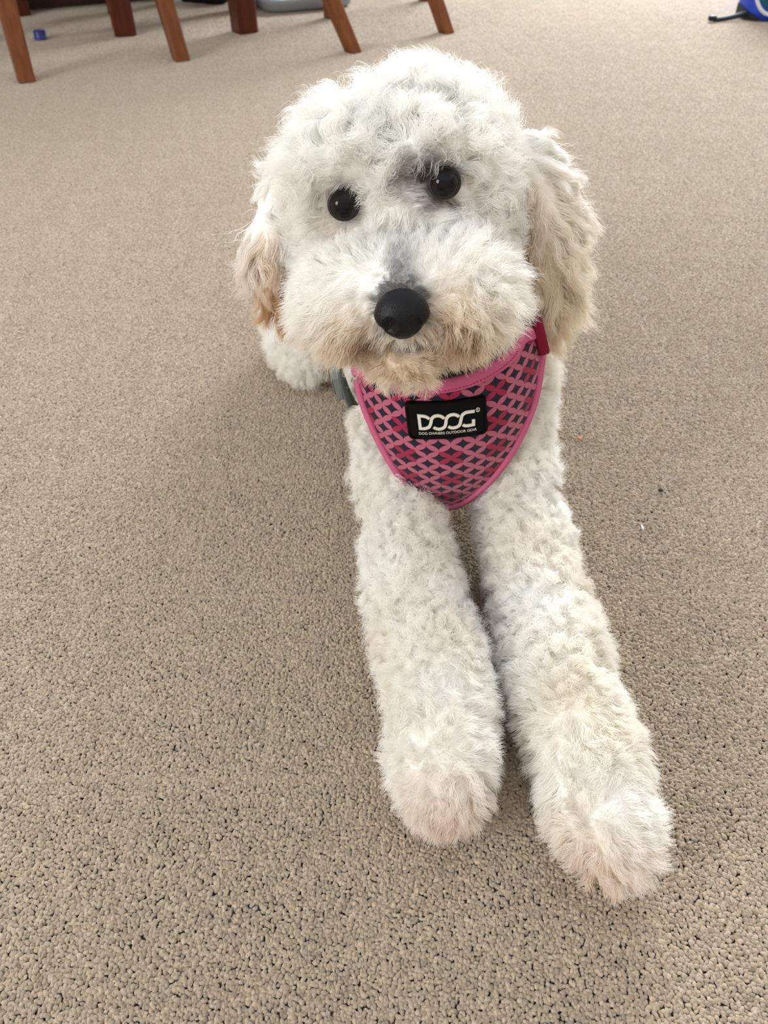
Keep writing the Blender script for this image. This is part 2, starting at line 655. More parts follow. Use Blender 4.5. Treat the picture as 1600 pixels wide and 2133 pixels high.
def chest_hit(u, v, off=0.0):
    d = np.array(ray(u, v)); o = np.array([0, 0, CAM_H])
    R = PR + off
    a = ((d / R) ** 2).sum(); b = 2 * (d * (o - PC) / R ** 2).sum(); c = (((o - PC) / R) ** 2).sum() - 1
    disc = b * b - 4 * a * c
    t = (-b - math.sqrt(disc)) / (2 * a) if disc > 0 else -b / (2 * a)
    p = o + d * t
    q = (p - PC) / R
    if disc <= 0:
        q = q / np.linalg.norm(q)
        p = PC + q * R
    return Vector(p), Vector(q / R).normalized()


def in_poly(x, y, poly):
    ins = np.zeros(len(x), bool)
    n = len(poly)
    for i in range(n):
        (x1, y1), (x2, y2) = poly[i], poly[(i + 1) % n]
        c = ((y1 > y) != (y2 > y)) & (x < (x2 - x1) * (y - y1) / (y2 - y1 + 1e-12) + x1)
        ins ^= c
    return ins


PANEL_POLY = [tuple(crv(TOP, i / 40)) for i in range(41)] + [tuple(crv(BOT, i / 40)) for i in range(40, -1, -1)]

WHITE = np.array([0.955, 0.948, 0.925])


def body_fields(p, no):
    n = len(p)
    A = np.array
    head = 1 / (1 + np.exp(-(p[:, 2] - 0.205 + 0.35 * (p[:, 1] - 0.50)) / 0.010)) * (p[:, 1] < 0.64)
    L = np.full(n, 0.0165); lay = np.full(n, 0.22); curl = np.full(n, 0.0020); wave = np.full(n, 0.011)
    clump = np.full(n, 0.46); dens = np.ones(n)
    # leg / paw direction: forward and down
    comb = np.tile(A([0, -0.75, -0.5]), (n, 1))
    paw = np.clip((0.33 - p[:, 1]) / 0.06, 0, 1) * (p[:, 2] < 0.12)
    L += -0.002 * paw
    lay += 0.12 * paw; curl *= (1 - 0.45 * paw); wave *= (1 + 0.5 * paw)
    sh = np.clip((p[:, 1] - 0.47) / 0.03, 0, 1) * np.clip((p[:, 2] - 0.05) / 0.03, 0, 1)
    side = np.stack([np.sign(p[:, 0] - 0.054) * 0.8, np.full(n, 0.35), np.full(n, -0.45)], 1)
    comb = comb * (1 - sh)[:, None] + side * sh[:, None]
    lay = lay + 0.10 * sh
    # torso at the back: sparser, never seen from the front
    back = np.clip((p[:, 1] - 0.86) / 0.06, 0, 1)
    dens *= 1 - 0.6 * back
    # head: fluffy and radial, falling a little
    hl = p - A(HC)
    comb_h = np.stack([np.sign(hl[:, 0]) * 0.25, np.full(n, 0.1), np.full(n, -0.6)], 1)
    top = np.clip((hl[:, 2] + 0.0) / 0.05, 0, 1)
    comb_h[:, 2] += 1.0 * top
    comb = comb * (1 - head)[:, None] + comb_h * head[:, None]
    L = L * (1 - head) + head * (0.018 + 0.010 * top)
    curl = curl * (1 - head) + head * (0.0022 + 0.0012 * top)
    wave = wave * (1 - head) + head * 0.018
    # muzzle: short on the bridge, parting away from it, moustache swept out and down
    mz = np.clip((0.498 - p[:, 1]) / 0.02, 0, 1) * head
    dxn = p[:, 0] - NOSE.x
    bridge = np.exp(-(dxn / 0.014) ** 2) * np.clip((p[:, 2] - 0.268) / 0.012, 0, 1) * mz
    cm = np.stack([np.clip(dxn / 0.02, -1, 1) * 0.9, np.full(n, 0.25), -0.75 - 0 * dxn], 1)
    comb = comb * (1 - mz)[:, None] + cm * mz[:, None]
    comb = comb * (1 - bridge)[:, None] + A([0, 0.55, 0.6]) * bridge[:, None]
    L = L * (1 - mz) + mz * (0.010 + 0.009 * np.clip(np.abs(dxn) / 0.04, 0, 1))
    L *= 1 - 0.45 * bridge
    lay = lay * (1 - mz) + mz * 0.42
    curl = curl * (1 - mz) + mz * 0.0011
    wave = wave * (1 - mz) + mz * 0.016
    clump = clump * (1 - mz) + mz * 0.55
    cd = 1.15 - 0.70 * head * (1 - mz) * np.clip(0.35 + top, 0, 1) - 0.35 * sh * (1 - head)
    # around the nose and the eyes
    dn = np.linalg.norm(p - A(NOSE) - A([0, 0.012, 0]), axis=1)
    nn = np.exp(-(dn / 0.026) ** 2)
    L *= 1 - 0.62 * nn
    eye = np.zeros(n)
    for ei, e in enumerate(EYES):
        v = p - A(e); d = np.linalg.norm(v, axis=1)
        g = np.exp(-(d / np.where(v[:, 2] > 0.0, 0.0215, 0.0185)) ** 2)
        away = unit(v)
        cd = cd * (1 - g) + 1.6 * g
        comb = comb * (1 - g)[:, None] + away * g[:, None]
        lay = lay * (1 - g) + 0.62 * g
        L *= 1 - 0.80 * g
        curl *= 1 - 0.8 * g
        dens *= np.where(d < 0.0078, 0.0, 1.0)
        eye = np.maximum(eye, np.exp(-(d / (0.0132, 0.0165)[ei]) ** 5))
    dens *= np.where(dn < 0.0135, 0.0, 1.0)
    # colour
    col = np.tile(WHITE, (n, 1))

    def tint(c, w):
        nonlocal col
        w = np.clip(w, 0, 1)[:, None]
        col = col * (1 - w) + A(c) * w
    nz = vnoise(p, 60.0)[:, 0] * 0.5 + 0.5
    tint((0.88, 0.83, 0.72), 0.35 * nz * (1 - head))
    tint((0.78, 0.63, 0.43), 0.70 * gauss(p, (0.040, 0.43, 0.266), (0.019, 0.03, 0.015)) + 0.75 * gauss(p, (0.055, 0.436, 0.246), (0.022, 0.03, 0.014)) + 0.45 * gauss(p, (-0.016, 0.43, 0.260), (0.017, 0.03, 0.014)) + 0.6 * gauss(p, (-0.022, 0.44, 0.245), (0.022, 0.03, 0.015)))
    tint((0.76, 0.62, 0.44), 0.8 * gauss(p, (0.014, 0.43, 0.232), (0.034, 0.04, 0.016)))
    tint((0.32, 0.16, 0.07), 0.95 * gauss(p, (-0.010, 0.425, 0.249), (0.010, 0.03, 0.007)) + 0.8 * gauss(p, (0.045, 0.425, 0.256), (0.011, 0.03, 0.007)))
    tint((0.24, 0.24, 0.27), 0.85 * gauss(p, (0.0105, 0.428, 0.296), (0.010, 0.018, 0.02)) + 0.4 * gauss(p, (0.0105, 0.455, 0.30), (0.008, 0.02, 0.02)))
    tint((0.10, 0.095, 0.095), 0.9 / (1 + np.exp((dn - 0.0160) / 0.0008)))
    tint((0.06, 0.045, 0.038), 1.15 * eye)
    # darker hair beside the inner corners
    patch = gauss(p, EYES[1] + Vector((-0.0145, 0, 0.005)), (0.0095, 0.02, 0.0100))
    L *= 1 - 0.70 * patch
    tint((0.10, 0.085, 0.08), 1.25 * patch + 0.25 * gauss(p, EYES[0] + Vector((0.003, 0, 0.013)), (0.009, 0.02, 0.005)))
    tint((0.10, 0.06, 0.04), 0.9 * gauss(p, EYES[1] + Vector((0.002, 0, -0.0125)), (0.009, 0.02, 0.0035)))
    tint((0.07, 0.05, 0.045), 0.9 * gauss(p, (0.0146, 0.425, 0.246), (0.006, 0.03, 0.003)))
    tint((0.62, 0.50, 0.36), 0.5 * gauss(p, EYES[0] + Vector((-0.006, 0, -0.016)), (0.010, 0.02, 0.010)))
    # pinkish paw tips
    tint((0.80, 0.66, 0.54), 0.75 * gauss(p, (0.040, 0.215, 0.025), (0.03, 0.03, 0.03)) + 0.8 * gauss(p, (0.128, 0.188, 0.02), (0.025, 0.035, 0.03)))
    # no roots under the harness
    pu, pv = project(p)
    lw = np.clip((930 - pu) / 60, 0, 1)
    inside = in_poly(pu, pv, PANEL_POLY) & (p[:, 1] < 0.60) & (p[:, 1] > 0.44) & (p[:, 2] < 0.225) & (np.abs(sdf_panel(p) - 0.9) < 0.25)
    leg = (pv > 985) & ((pu < 800) | (pu > 1010))
    dens = np.where(inside & ~leg, 0.0, dens)
    under = (p[:, 2] < 0.010) & (no[:, 2] < -0.5)
    dens = np.where(under, 0.05, dens)
    return dict(length=L, comb=comb, lay=lay, curl=curl, clump=clump, wave=wave, color=col, dens=dens, cd=cd)


bo = bpy.data.objects.new('body', body_me)
body_me.materials.clear(); body_me.materials.append(M_SKIN)
link(bo, DOG); bo.location = -DO
BF = body_fields(CO, NO)
paint_skin(body_me, BF['color'])
coat = make_fur('coat', DOG, M_FUR, CO, NO, TR, BF, 1.0e6, 2.6e4)
coat.location = -DO

# ears
def build_ear(pts, radii, flat, name_label, fields, dens):
    bm = bmesh.new()
    limb(bm, pts, radii)
    c = Vector(pts[len(pts) // 2])
    bmesh.ops.scale(bm, vec=(flat, 1, 1), space=Matrix.Translation(-c), verts=bm.verts)
    me = fused(bm, 0.003, 3)
    me.shade_smooth(); me.materials.clear(); me.materials.append(M_SKIN)
    o = bpy.data.objects.new('ear', me); link(o, DOG); o.location = -DO
    if name_label: o['label'] = name_label
    co, no, tr = mesh_arrays(me)
    ef = fields(co, no)
    paint_skin(me, ef['color'])
    make_fur('ear_fur', o, M_FUR, co, no, tr, ef, dens, 1.1e4, npts=12, jit=0.06)
    return o


def ear_fields_r(p, no):
    n = len(p)
    k = np.clip((0.315 - p[:, 2]) / 0.12, 0, 1) * np.clip(1.25 - (p[:, 0] - 0.10) / 0.05, 0.45, 1)
    comb = np.tile(np.array([0.22, -0.10, -1.0]), (n, 1)); comb[:, 0] += 0.35 * (1 - k)
    col = WHITE * (1 - k ** 0.8)[:, None] + np.array([0.84, 0.73, 0.54]) * (k ** 0.8)[:, None]
    inner = np.clip((0.118 - p[:, 0]) / 0.02, 0, 1) * np.clip((0.32 - p[:, 2]) / 0.04, 0, 1)
    col = col * (1 - 0.5 * inner)[:, None] + np.array([0.72, 0.54, 0.32]) * (0.5 * inner)[:, None]
    return dict(length=0.030 + 0.008 * k, comb=comb, lay=np.full(n, 0.70), curl=np.full(n, 0.0024), clump=np.full(n, 0.75),
                wave=np.full(n, 0.022), color=col, dens=np.ones(n))


def ear_fields_l(p, no):
    n = len(p)
    k = np.clip((0.300 - p[:, 2]) / 0.08, 0, 1)
    inn = np.clip((p[:, 0] + 0.099) / 0.014, 0, 1)
    comb = np.tile(np.array([-0.12, -0.10, -1.0]), (n, 1))
    w = (np.clip(k * 1.9 - 0.55, 0, 1) * (0.15 + 0.85 * inn))[:, None]
    col = WHITE * (1 - w) + np.array([0.72, 0.50, 0.28]) * w
    return dict(length=0.022 + 0.010 * k, comb=comb, lay=np.full(n, 0.70), curl=np.full(n, 0.0022), clump=np.full(n, 0.80),
                wave=np.full(n, 0.022), color=col, dens=np.ones(n))


build_ear([(0.080, 0.565, 0.314), (0.101, 0.56, 0.295), (0.119, 0.556, 0.262), (0.121, 0.552, 0.232), (0.117, 0.550, 0.212)], [0.016, 0.025, 0.031, 0.029, 0.020], 0.62, 'cream tan ear', ear_fields_r, 1.3e6)
build_ear([(-0.055, 0.565, 0.298), (-0.073, 0.562, 0.278), (-0.083, 0.560, 0.254), (-0.077, 0.555, 0.230)], [0.016, 0.022, 0.027, 0.021], 0.62, 'white ear with a caramel tip', ear_fields_l, 1.3e6)

# eyes
def eye_material():
    t = NT('dog_eye')
    o = t.obj()
    sep = t.n('ShaderNodeSeparateXYZ'); t.put(sep.inputs[0], o)
    r = t.math('SQRT', t.math('ADD', t.math('POWER', sep.outputs[0], 2.0), t.math('POWER', sep.outputs[2], 2.0)))
    f = t.ramp(r, 0.0048, 0.0056)
    f2 = t.ramp(r, 0.0085, 0.0095)
    c = t.mix(f, c4(0.002, 0.002, 0.003), c4(0.010, 0.006, 0.005))
    t.put(t.b.inputs['Base Color'], t.mix(f2, c, c4(0.01, 0.008, 0.008)))
    t.b.inputs['Roughness'].default_value = 0.05
    t.b.inputs['Specular IOR Level'].default_value = 0.22
    return t.m


M_EYE = eye_material()
M_NOSE = plain('dog_nose', c4(0.004, 0.0042, 0.006), 0.40, 0.22, 0.3, 900, 0.4)
M_LID = plain('eye_rim', c4(0.012, 0.010, 0.010), 0.5, 0.4, 0.2, 300)
for e in EYES:
    bm = bmesh.new()
    bmesh.ops.create_uvsphere(bm, u_segments=32, v_segments=20, radius=0.0098)
    eo = bm_obj('eye', bm, M_EYE, DOG)
    eo.location = e - DO + Vector((0, 0.0068, 0))
    eo.rotation_euler = (math.radians(-18), 0, 0)
    eo['label'] = 'glossy black eye'
    # lid rim
    bm = bmesh.new()
    vs = []
    K, J = 36, 8
    for i in range(K):
        a = 2 * math.pi * i / K
        rr = 0.0088
        cx, cz = math.cos(a) * rr * 1.04, math.sin(a) * rr * 0.97
        for j in range(J):
            b = 2 * math.pi * j / J
            q = 0.0013
            vs.append(bm.verts.new((cx + math.cos(a) * math.cos(b) * q, -0.0032 + math.sin(b) * q, cz + math.sin(a) * math.cos(b) * q)))
    for i in range(K):
        for j in range(J):
            bm.faces.new((vs[i * J + j], vs[((i + 1) % K) * J + j], vs[((i + 1) % K) * J + (j + 1) % J], vs[i * J + (j + 1) % J]))
    bm_obj('eyelid', bm, M_LID, eo)


# nose leather: broad top, tapering below, two nostrils and a centre groove
def build_nose():
    bm = bmesh.new()
    bmesh.ops.create_icosphere(bm, subdivisions=5, radius=1.0)
    for v in bm.verts:
        x, y, z = v.co
        wx = 0.0168 * (1.0 - 0.30 * max(0, -z) ** 1.4 - 0.05 * max(0, z))
        px, pz = x * wx, z * 0.0150
        py = y * 0.0125
        # flatten the front
        if y < 0:
            py *= 0.95 - 0.12 * z
        # nostrils
        for s in (-1, 1):
            d = math.hypot((px - s * 0.0072) / 0.0036, (pz + 0.0045) / 0.0042)
            if y < 0 and d < 1.6:
                py += 0.0042 * max(0, 1 - (d / 1.3) ** 2) if d < 1.3 else 0
            d2 = math.hypot((px - s * 0.0125) / 0.003, (pz + 0.0078) / 0.0022)
            if y < 0.3 and d2 < 1.2:
                py += 0.002 * (1 - (d2 / 1.2) ** 2)
        # philtrum
        if y < 0 and pz < 0.002:
            py += 0.0011 * math.exp(-(px / 0.0009) ** 2) * min(1, (0.002 - pz) / 0.005)
        v.co = (px, py, pz)
    o = bm_obj('nose', bm, M_NOSE, DOG)
    o.location = NOSE - DO
    o.rotation_euler = (math.radians(-14), math.radians(-5), 0)
    o['label'] = 'black nose leather'
    return o


build_nose()

# a few loose reddish and white hairs round the mouth
def loose_hairs():
    H_ = [([(738, 702), (752, 690), (760, 676)], 1), ([(748, 708), (758, 692), (768, 682)], 1),
          ([(748, 760), (742, 742), (756, 726), (766, 718)], 1), ([(765, 756), (782, 764), (800, 756)], 1),
          ([(880, 742), (898, 752), (914, 746), (924, 734)], 1), ([(922, 745), (934, 752), (946, 742), (950, 728)], 1),
          ([(852, 776), (868, 788), (888, 796)], 1),
          ([(942, 706), (962, 730), (974, 764)], 0), ([(845, 776), (842, 786), (843, 800)], 0), ([(985, 722), (990, 745), (984, 768)], 0),
          ]
    cu = bpy.data.hair_curves.new('loose_hairs')
    cu.add_curves([9] * len(H_))
    P, Cc = [], []
    for path, red in H_:
        for i in range(9):
            u, v = crv(path, i / 8)
            d = ray(u, v)
            yy = 0.400 if v > 640 else 0.4035
            P.append(Vector((0, 0, CAM_H)) + d * ((yy + 0.00022 * abs(u - 840) * (v > 640)) / d.y))
        Cc.append((0.22, 0.09, 0.04, 1) if red else (0.93, 0.92, 0.9, 1))
    cu.attributes['position'].data.foreach_set('vector', np.array(P, dtype=np.float32).ravel())
    ra = cu.attributes.get('radius') or cu.attributes.new('radius', 'FLOAT', 'POINT')
    ra.data.foreach_set('value', np.full(len(P), 0.00013, np.float32))
    at = cu.attributes.new('tint', 'FLOAT_COLOR', 'CURVE')
    at.data.foreach_set('color', np.array(Cc, np.float32).ravel())
    cu.materials.append(M_FUR)
    o = link(bpy.data.objects.new('loose_hairs', cu), DOG); o.location = -DO


loose_hairs()

# ------------------------------------------------------------------ harness
HAR = empty('dog_harness', (0.052, 0.56, 0.0), 'pink patterned fabric chest harness with a black logo patch worn by the dog', 'harness')
HO = Vector(HAR.location)
D_FLOWER = 0.0190


def harness_fabric():
    t = NT('harness_print')
    uv = t.n('ShaderNodeUVMap', uv_map='print').outputs[0]
    sp = t.n('ShaderNodeSeparateXYZ'); t.put(sp.inputs[0], uv)
    iu = t.math('FLOOR', t.math('ADD', sp.outputs[0], 0.5))
    iv = t.math('FLOOR', t.math('ADD', sp.outputs[1], 0.5))
    a = t.math('ABSOLUTE', t.math('SUBTRACT', sp.outputs[0], iu))
    b = t.math('ABSOLUTE', t.math('SUBTRACT', sp.outputs[1], iv))

    def dist(cx, cy):
        return t.math('SQRT', t.math('ADD', t.math('POWER', t.math('SUBTRACT', a, cx), 2.0), t.math('POWER', t.math('SUBTRACT', b, cy), 2.0)))
    d = t.math('MAXIMUM', dist(0.5, 0.0), dist(0.0, 0.5))
    star = t.ramp(d, 0.503, 0.522)          # 1 = dark ground
    hot = t.math('COMPARE', t.math('ABSOLUTE', t.math('MODULO', iu, 2.0)), 0.0, 0.1)
    hotv = t.math('COMPARE', t.math('ABSOLUTE', t.math('MODULO', iv, 2.0)), 0.0, 0.1)
    hot = t.math('MULTIPLY', hot, hotv)
    pet = t.mix(hot, srgb(176, 94, 117), srgb(148, 32, 66))
    weave = t.noise(t.obj(), 1400.0, 2)
    pet = t.mix(t.math('MULTIPLY', weave, 0.25), pet, srgb(120, 50, 72))
    t.put(t.b.inputs['Base Color'], t.mix(star, pet, srgb(30, 28, 40)))
    t.b.inputs['Roughness'].default_value = 0.85
    t.b.inputs['Specular IOR Level'].default_value = 0.15
    t.b.inputs['Sheen Weight'].default_value = 0.15
    t.bump(weave, 0.25, 0.0004)
    return t.m


M_PRINT = harness_fabric()
M_BIND = plain('pink_binding', srgb(186, 92, 126), 0.8, 0.15, 0.10, 900, 0.25)
M_MAGENTA = plain('crimson_webbing', srgb(120, 14, 46), 0.7, 0.2, 0.15, 700, 0.3)
M_GREY = plain('grey_webbing', srgb(104, 112, 112), 0.8, 0.2, 0.15, 700, 0.3)
M_BUCKLE = plain('grey_buckle_plastic', srgb(118, 124, 122), 0.45, 0.4, 0.08, 100)
M_RUBBER = plain('black_rubber', c4(0.0035, 0.0035, 0.004), 0.6, 0.07, 0.2, 300)
M_LETTER = plain('silver_lettering', srgb(205, 203, 190), 0.5, 0.4, 0.05, 300)
M_STITCH = plain('stitching', srgb(170, 60, 104), 0.8, 0.1, 0.1, 500)
M_DARKLINE = plain('dark_lining', srgb(70, 68, 68), 0.9, 0.1, 0.15, 400)

NS, NW = 64, 26
PUFF = 0.004


def panel_pt(s, w, off):
    q = crv(TOP, s) * (1 - w) + crv(BOT, s) * w
    p, n = chest_hit(q[0], q[1], off)
    return p, n


def raw_uv(q):
    phi = math.atan2(q[0], -q[1]); th = math.asin(max(-1, min(1, q[2] / (PR[2] + PUFF))))
    a = phi * 0.086; b = th * 0.128
    t = math.radians(5)
    return (a * math.cos(t) + b * math.sin(t)) / 0.0169, (-a * math.sin(t) + b * math.cos(t)) / 0.0123


UV0 = raw_uv(np.array(chest_hit(940, 954, PUFF)[0]) - PC)


def print_uv(q):
    u, v = raw_uv(q)
    return u - UV0[0], v - UV0[1]


def build_panel():
    vs, uvs = [], []
    for i in range(NS + 1):
        for j in range(NW + 1):
            p, n = panel_pt(i / NS, j / NW, PUFF)
            vs.append(p)
            q = np.array(p) - PC
            uvs.append(print_uv(q))
    k = len(vs)
    inner = []
    for i in range(NS + 1):
        for j in range(NW + 1):
            inner.append(panel_pt(i / NS, j / NW, PUFF - 0.0035)[0])
    I = lambda i, j: i * (NW + 1) + j
    fs = []
    for i in range(NS):
        for j in range(NW):
            fs.append((I(i, j), I(i, j + 1), I(i + 1, j + 1), I(i + 1, j)))
            fs.append((k + I(i, j), k + I(i + 1, j), k + I(i + 1, j + 1), k + I(i, j + 1)))
    for i in range(NS):
        fs.append((I(i, 0), I(i + 1, 0), k + I(i + 1, 0), k + I(i, 0)))
        fs.append((I(i, NW), k + I(i, NW), k + I(i + 1, NW), I(i + 1, NW)))
    o = mesh_obj('chest_panel', vs + inner, fs, M_PRINT, HAR, origin=HO)
    ul = o.data.uv_layers.new(name='print')
    al = uvs + uvs
    for lp in o.data.loops:
        ul.data[lp.index].uv = al[lp.vertex_index]
    return o


PANEL = build_panel()
PANEL['label'] = 'pink and navy petal-print chest panel'


def strip(name, pts, nrm, width, thick, mat, parent, closed=False, origin=HO):
    """flat rounded band along pts; width runs across, thickness along the normal"""
    n = len(pts); vs = []; fs = []
    prof = [(-0.5, -0.5), (-0.5, 0.2), (-0.36, 0.5), (0.36, 0.5), (0.5, 0.2), (0.5, -0.5)]
    K = len(prof)
    for i in range(n):
        a = pts[(i - 1) % n] if closed else pts[max(i - 1, 0)]
        b = pts[(i + 1) % n] if closed else pts[min(i + 1, n - 1)]
        t = (b - a).normalized(); nn = nrm[i].normalized(); s = t.cross(nn).normalized(); nn = s.cross(t)
        for (x, y) in prof:
            vs.append(pts[i] + s * (x * width) + nn * (y * thick))
    for i in range(n if closed else n - 1):
        for j in range(K):
            i2 = (i + 1) % n
            fs.append((i * K + j, i * K + (j + 1) % K, i2 * K + (j + 1) % K, i2 * K + j))
    if not closed:
        fs.append(tuple(range(K))); fs.append(tuple((n - 1) * K + j for j in range(K))[::-1])
    o = mesh_obj(name, vs, fs, mat, parent, origin=origin)
    return o


def edge_pts(P, s0, s1, n, off):
    pts, nr = [], []
    for i in range(n + 1):
        q = crv(P, s0 + (s1 - s0) * i / n)
        p, m = chest_hit(q[0], q[1], off)
        pts.append(p); nr.append(m)
    return pts, nr


p, n = edge_pts(BOT, 0.0, 1.0, 90, PUFF + 0.0005)
strip('edge_binding', p, n, 0.0062, 0.0042, M_BIND, HAR)['label'] = 'pink edge binding'
p, n = edge_pts(TOP, 0.0, 1.0, 70, PUFF + 0.0008)
strip('neck_binding', p, n, 0.0100, 0.0050, M_BIND, HAR)['label'] = 'broad pink neckline binding'
# stitches along the neckline
stb = bmesh.new()
TOP2 = [(u, v + 10) for u, v in TOP]
p, n = edge_pts(TOP2, 0.12, 0.86, 120, PUFF + 0.0036)
for i in range(0, 120, 2):
    a, b = p[i], p[i + 1]
    m = Matrix.Translation((a + b) / 2) @ (b - a).to_track_quat('X', 'Z').to_matrix().to_4x4() @ Matrix.Diagonal(Vector(((b - a).length * 1.0, 0.0005, 0.0005, 1)))
    bmesh.ops.create_cube(stb, size=1.0, matrix=m)
bm_obj('stitching', stb, M_STITCH, bpy.data.objects['neck_binding'], origin=HO)

# lining visible behind the neckline, and the collar part that goes on round the neck
vs, fs = [], []
for i in range(61):
    q = crv(TOP, i / 60)
    a, m = chest_hit(q[0], q[1], PUFF - 0.001)
    b = a + Vector((0, 0.020, 0.016)) - m * 0.006
    c = a + Vector((0, 0.024, 0.014)) - m * 0.008
    d = a - m * 0.003
    vs += [a, b, c, d]
for i in range(60):
    for j in range(4):
        fs.append((i * 4 + j, i * 4 + (j + 1) % 4, (i + 1) * 4 + (j + 1) % 4, (i + 1) * 4 + j))
mesh_obj('neck_lining', vs, fs, M_DARKLINE, HAR, origin=HO)['label'] = 'dark grey neck lining'
A0, A1 = edge_pts(TOP, 0, 1, 1, PUFF)[0]
pts, nr = [], []
for i in range(41):
    f = i / 40
    a = math.pi * f
    base = A1.lerp(A0, f)
    q = base + Vector((0.012 * math.sin(a) * math.cos(a), 0.075 * math.sin(a), 0.055 * math.sin(a)))
    pts.append(q); nr.append(Vector((math.cos(a), 0.5 * math.sin(a) + 0.1, 0.3)))
strip('neck_strap', pts, nr, 0.022, 0.004, M_BIND, HAR)

# girth strap round the ribs, behind the front legs
GC = Vector((0.052, 0.600, 0.128)); GRX, GRZ = 0.0925, 0.125
pts, nr = [], []
for i in range(72):
    a = 2 * math.pi * i / 72
    z = max(GC.z + GRZ * math.sin(a), 0.012)
    pts.append(Vector((GC.x + GRX * math.cos(a), GC.y - 0.16 * (z - GC.z), z)))
    nr.append(Vector((math.cos(a) / GRX, 0, math.sin(a) / GRZ)).normalized())
GIRTH = strip('girth_strap', pts, nr, 0.026, 0.003, M_GREY, HAR, closed=True)
GIRTH['label'] = 'grey webbing girth strap'
strip('strap_trim', [q + Vector((0, -0.0140, 0)) for q in pts[43:47]], nr[43:47], 0.004, 0.0042, M_MAGENTA, HAR)['label'] = 'crimson strap edge'


def buckle():
    i = 38
    c = pts[i] + nr[i] * 0.004
    t = (pts[i - 1] - pts[i + 1]).normalized(); nn = nr[i]; s = t.cross(nn)
    def body(name, outline, h, mat, lift=0.0, parent=HAR):
        k = len(outline); vv = []
        for (x, y) in outline:
            vv.append(c + s * x + t * y + nn * (lift - h * 0.5))
        for (x, y) in outline:
            vv.append(c + s * x * 0.92 + t * y * 0.94 + nn * (lift + h * 0.5))
        ff = [tuple(range(k))[::-1], tuple(range(k, 2 * k))] + [(a, (a + 1) % k, k + (a + 1) % k, k + a) for a in range(k)]
        return mesh_obj(name, vv, ff, mat, parent, smooth=False, origin=HO)
    shell = [(-0.011, -0.016), (-0.008, -0.020), (0.008, -0.020), (0.011, -0.016), (0.012, 0.010), (0.008, 0.017), (-0.008, 0.017), (-0.012, 0.010)]
    b = body('buckle', shell, 0.006, M_BUCKLE)
    body('buckle_slot', [(-0.0095, -0.012), (-0.004, -0.0155), (0.004, -0.0155), (0.0095, -0.012), (0.0085, 0.006), (0.0, 0.012), (-0.0085, 0.006)], 0.001, M_RUBBER, 0.0034, b)
    body('buckle_clip', [(-0.0055, -0.0135), (0.0055, -0.0135), (0.0065, 0.003), (0.0, 0.009), (-0.0065, 0.003)], 0.0016, M_BUCKLE, 0.0045, b)


buckle()

# crimson tab under the ear
p, m = chest_hit(1124, 726, 0.007)
bm = bmesh.new()
bmesh.ops.create_cube(bm, size=1.0, matrix=Matrix.Diagonal(Vector((0.0085, 0.006, 0.030, 1))))
bmesh.ops.bevel(bm, geom=bm.edges[:], offset=0.0026, segments=3, affect='EDGES', profile=0.5)
bmesh.ops.rotate(bm, verts=bm.verts, cent=(0, 0, 0), matrix=Matrix.Rotation(math.radians(-20), 3, 'Y'))
bmesh.ops.translate(bm, verts=bm.verts, vec=p + Vector((0, 0.002, 0.008)))
bm_obj('webbing_tab', bm, M_MAGENTA, HAR, origin=HO)['label'] = 'crimson webbing tab'

# logo patch: rubber badge bent over the chest
PP, PN = chest_hit(930, 875, PUFF + 0.0012)
PXA = Vector((1, 0, 0)); PXA = (PXA - PN * PXA.dot(PN)).normalized(); PYA = PN.cross(PXA).normalized()
if PYA.z < 0: PYA = -PYA
TL = math.radians(7.5)
PX = PXA * math.cos(TL) + PYA * math.sin(TL); PY = -PXA * math.sin(TL) + PYA * math.cos(TL)


def on_patch(x, y, h):
    return PP + PX * x + PY * y + PN * (h - x * x / (2 * 0.105) - y * y / (2 * 0.20))


def rounded(w, h, r, n=6):
    o = []
    for cx, cy, a0 in ((w / 2 - r, h / 2 - r, 0), (-w / 2 + r, h / 2 - r, 90), (-w / 2 + r, -h / 2 + r, 180), (w / 2 - r, -h / 2 + r, 270)):
        for i in range(n + 1):
            a = math.radians(a0 + 90 * i / n)
            o.append((cx + r * math.cos(a), cy + r * math.sin(a)))
    return o


def slab(name, w, h, r, z0, z1, mat, parent, bevel=0.0008):
    """rounded rectangle with a gridded top so it bends"""
    NX, NY = 28, 14
    vs, fs = [], []
    def fit(a, b, ww, hh, rr):
        x, y = a * ww / 2, b * hh / 2
        ex, ey = abs(x) - (ww / 2 - rr), abs(y) - (hh / 2 - rr)
        if ex > 0 and ey > 0:
            d = math.hypot(ex, ey); m = max(ex, ey)
            if d > 1e-9:
                k = m / d
                x = math.copysign(ww / 2 - rr + ex * k, x); y = math.copysign(hh / 2 - rr + ey * k, y)
        return x, y
    for lay in range(2):
        for i in range(NX + 1):
            for j in range(NY + 1):
                a, b = 2 * i / NX - 1, 2 * j / NY - 1
                x, y = fit(a, b, w, h, r)
                if lay: z = z0
                else:
                    edge = max(abs(a), abs(b))
                    z = z1 if edge < 0.999 else z1 - bevel
                vs.append(on_patch(x, y, z))
    I = lambda l, i, j: l * (NX + 1) * (NY + 1) + i * (NY + 1) + j
    for i in range(NX):
        for j in range(NY):
            fs.append((I(0, i, j), I(0, i + 1, j), I(0, i + 1, j + 1), I(0, i, j + 1)))
    for i in range(NX):
        for j in (0, NY):
            fs.append((I(0, i, j), I(1, i, j), I(1, i + 1, j), I(0, i + 1, j)))
    for j in range(NY):
        for i in (0, NX):
            fs.append((I(0, i, j), I(0, i, j + 1), I(1, i, j + 1), I(1, i, j)))
    o = mesh_obj(name, vs, fs, mat, parent, smooth=True, origin=HO)
    return o


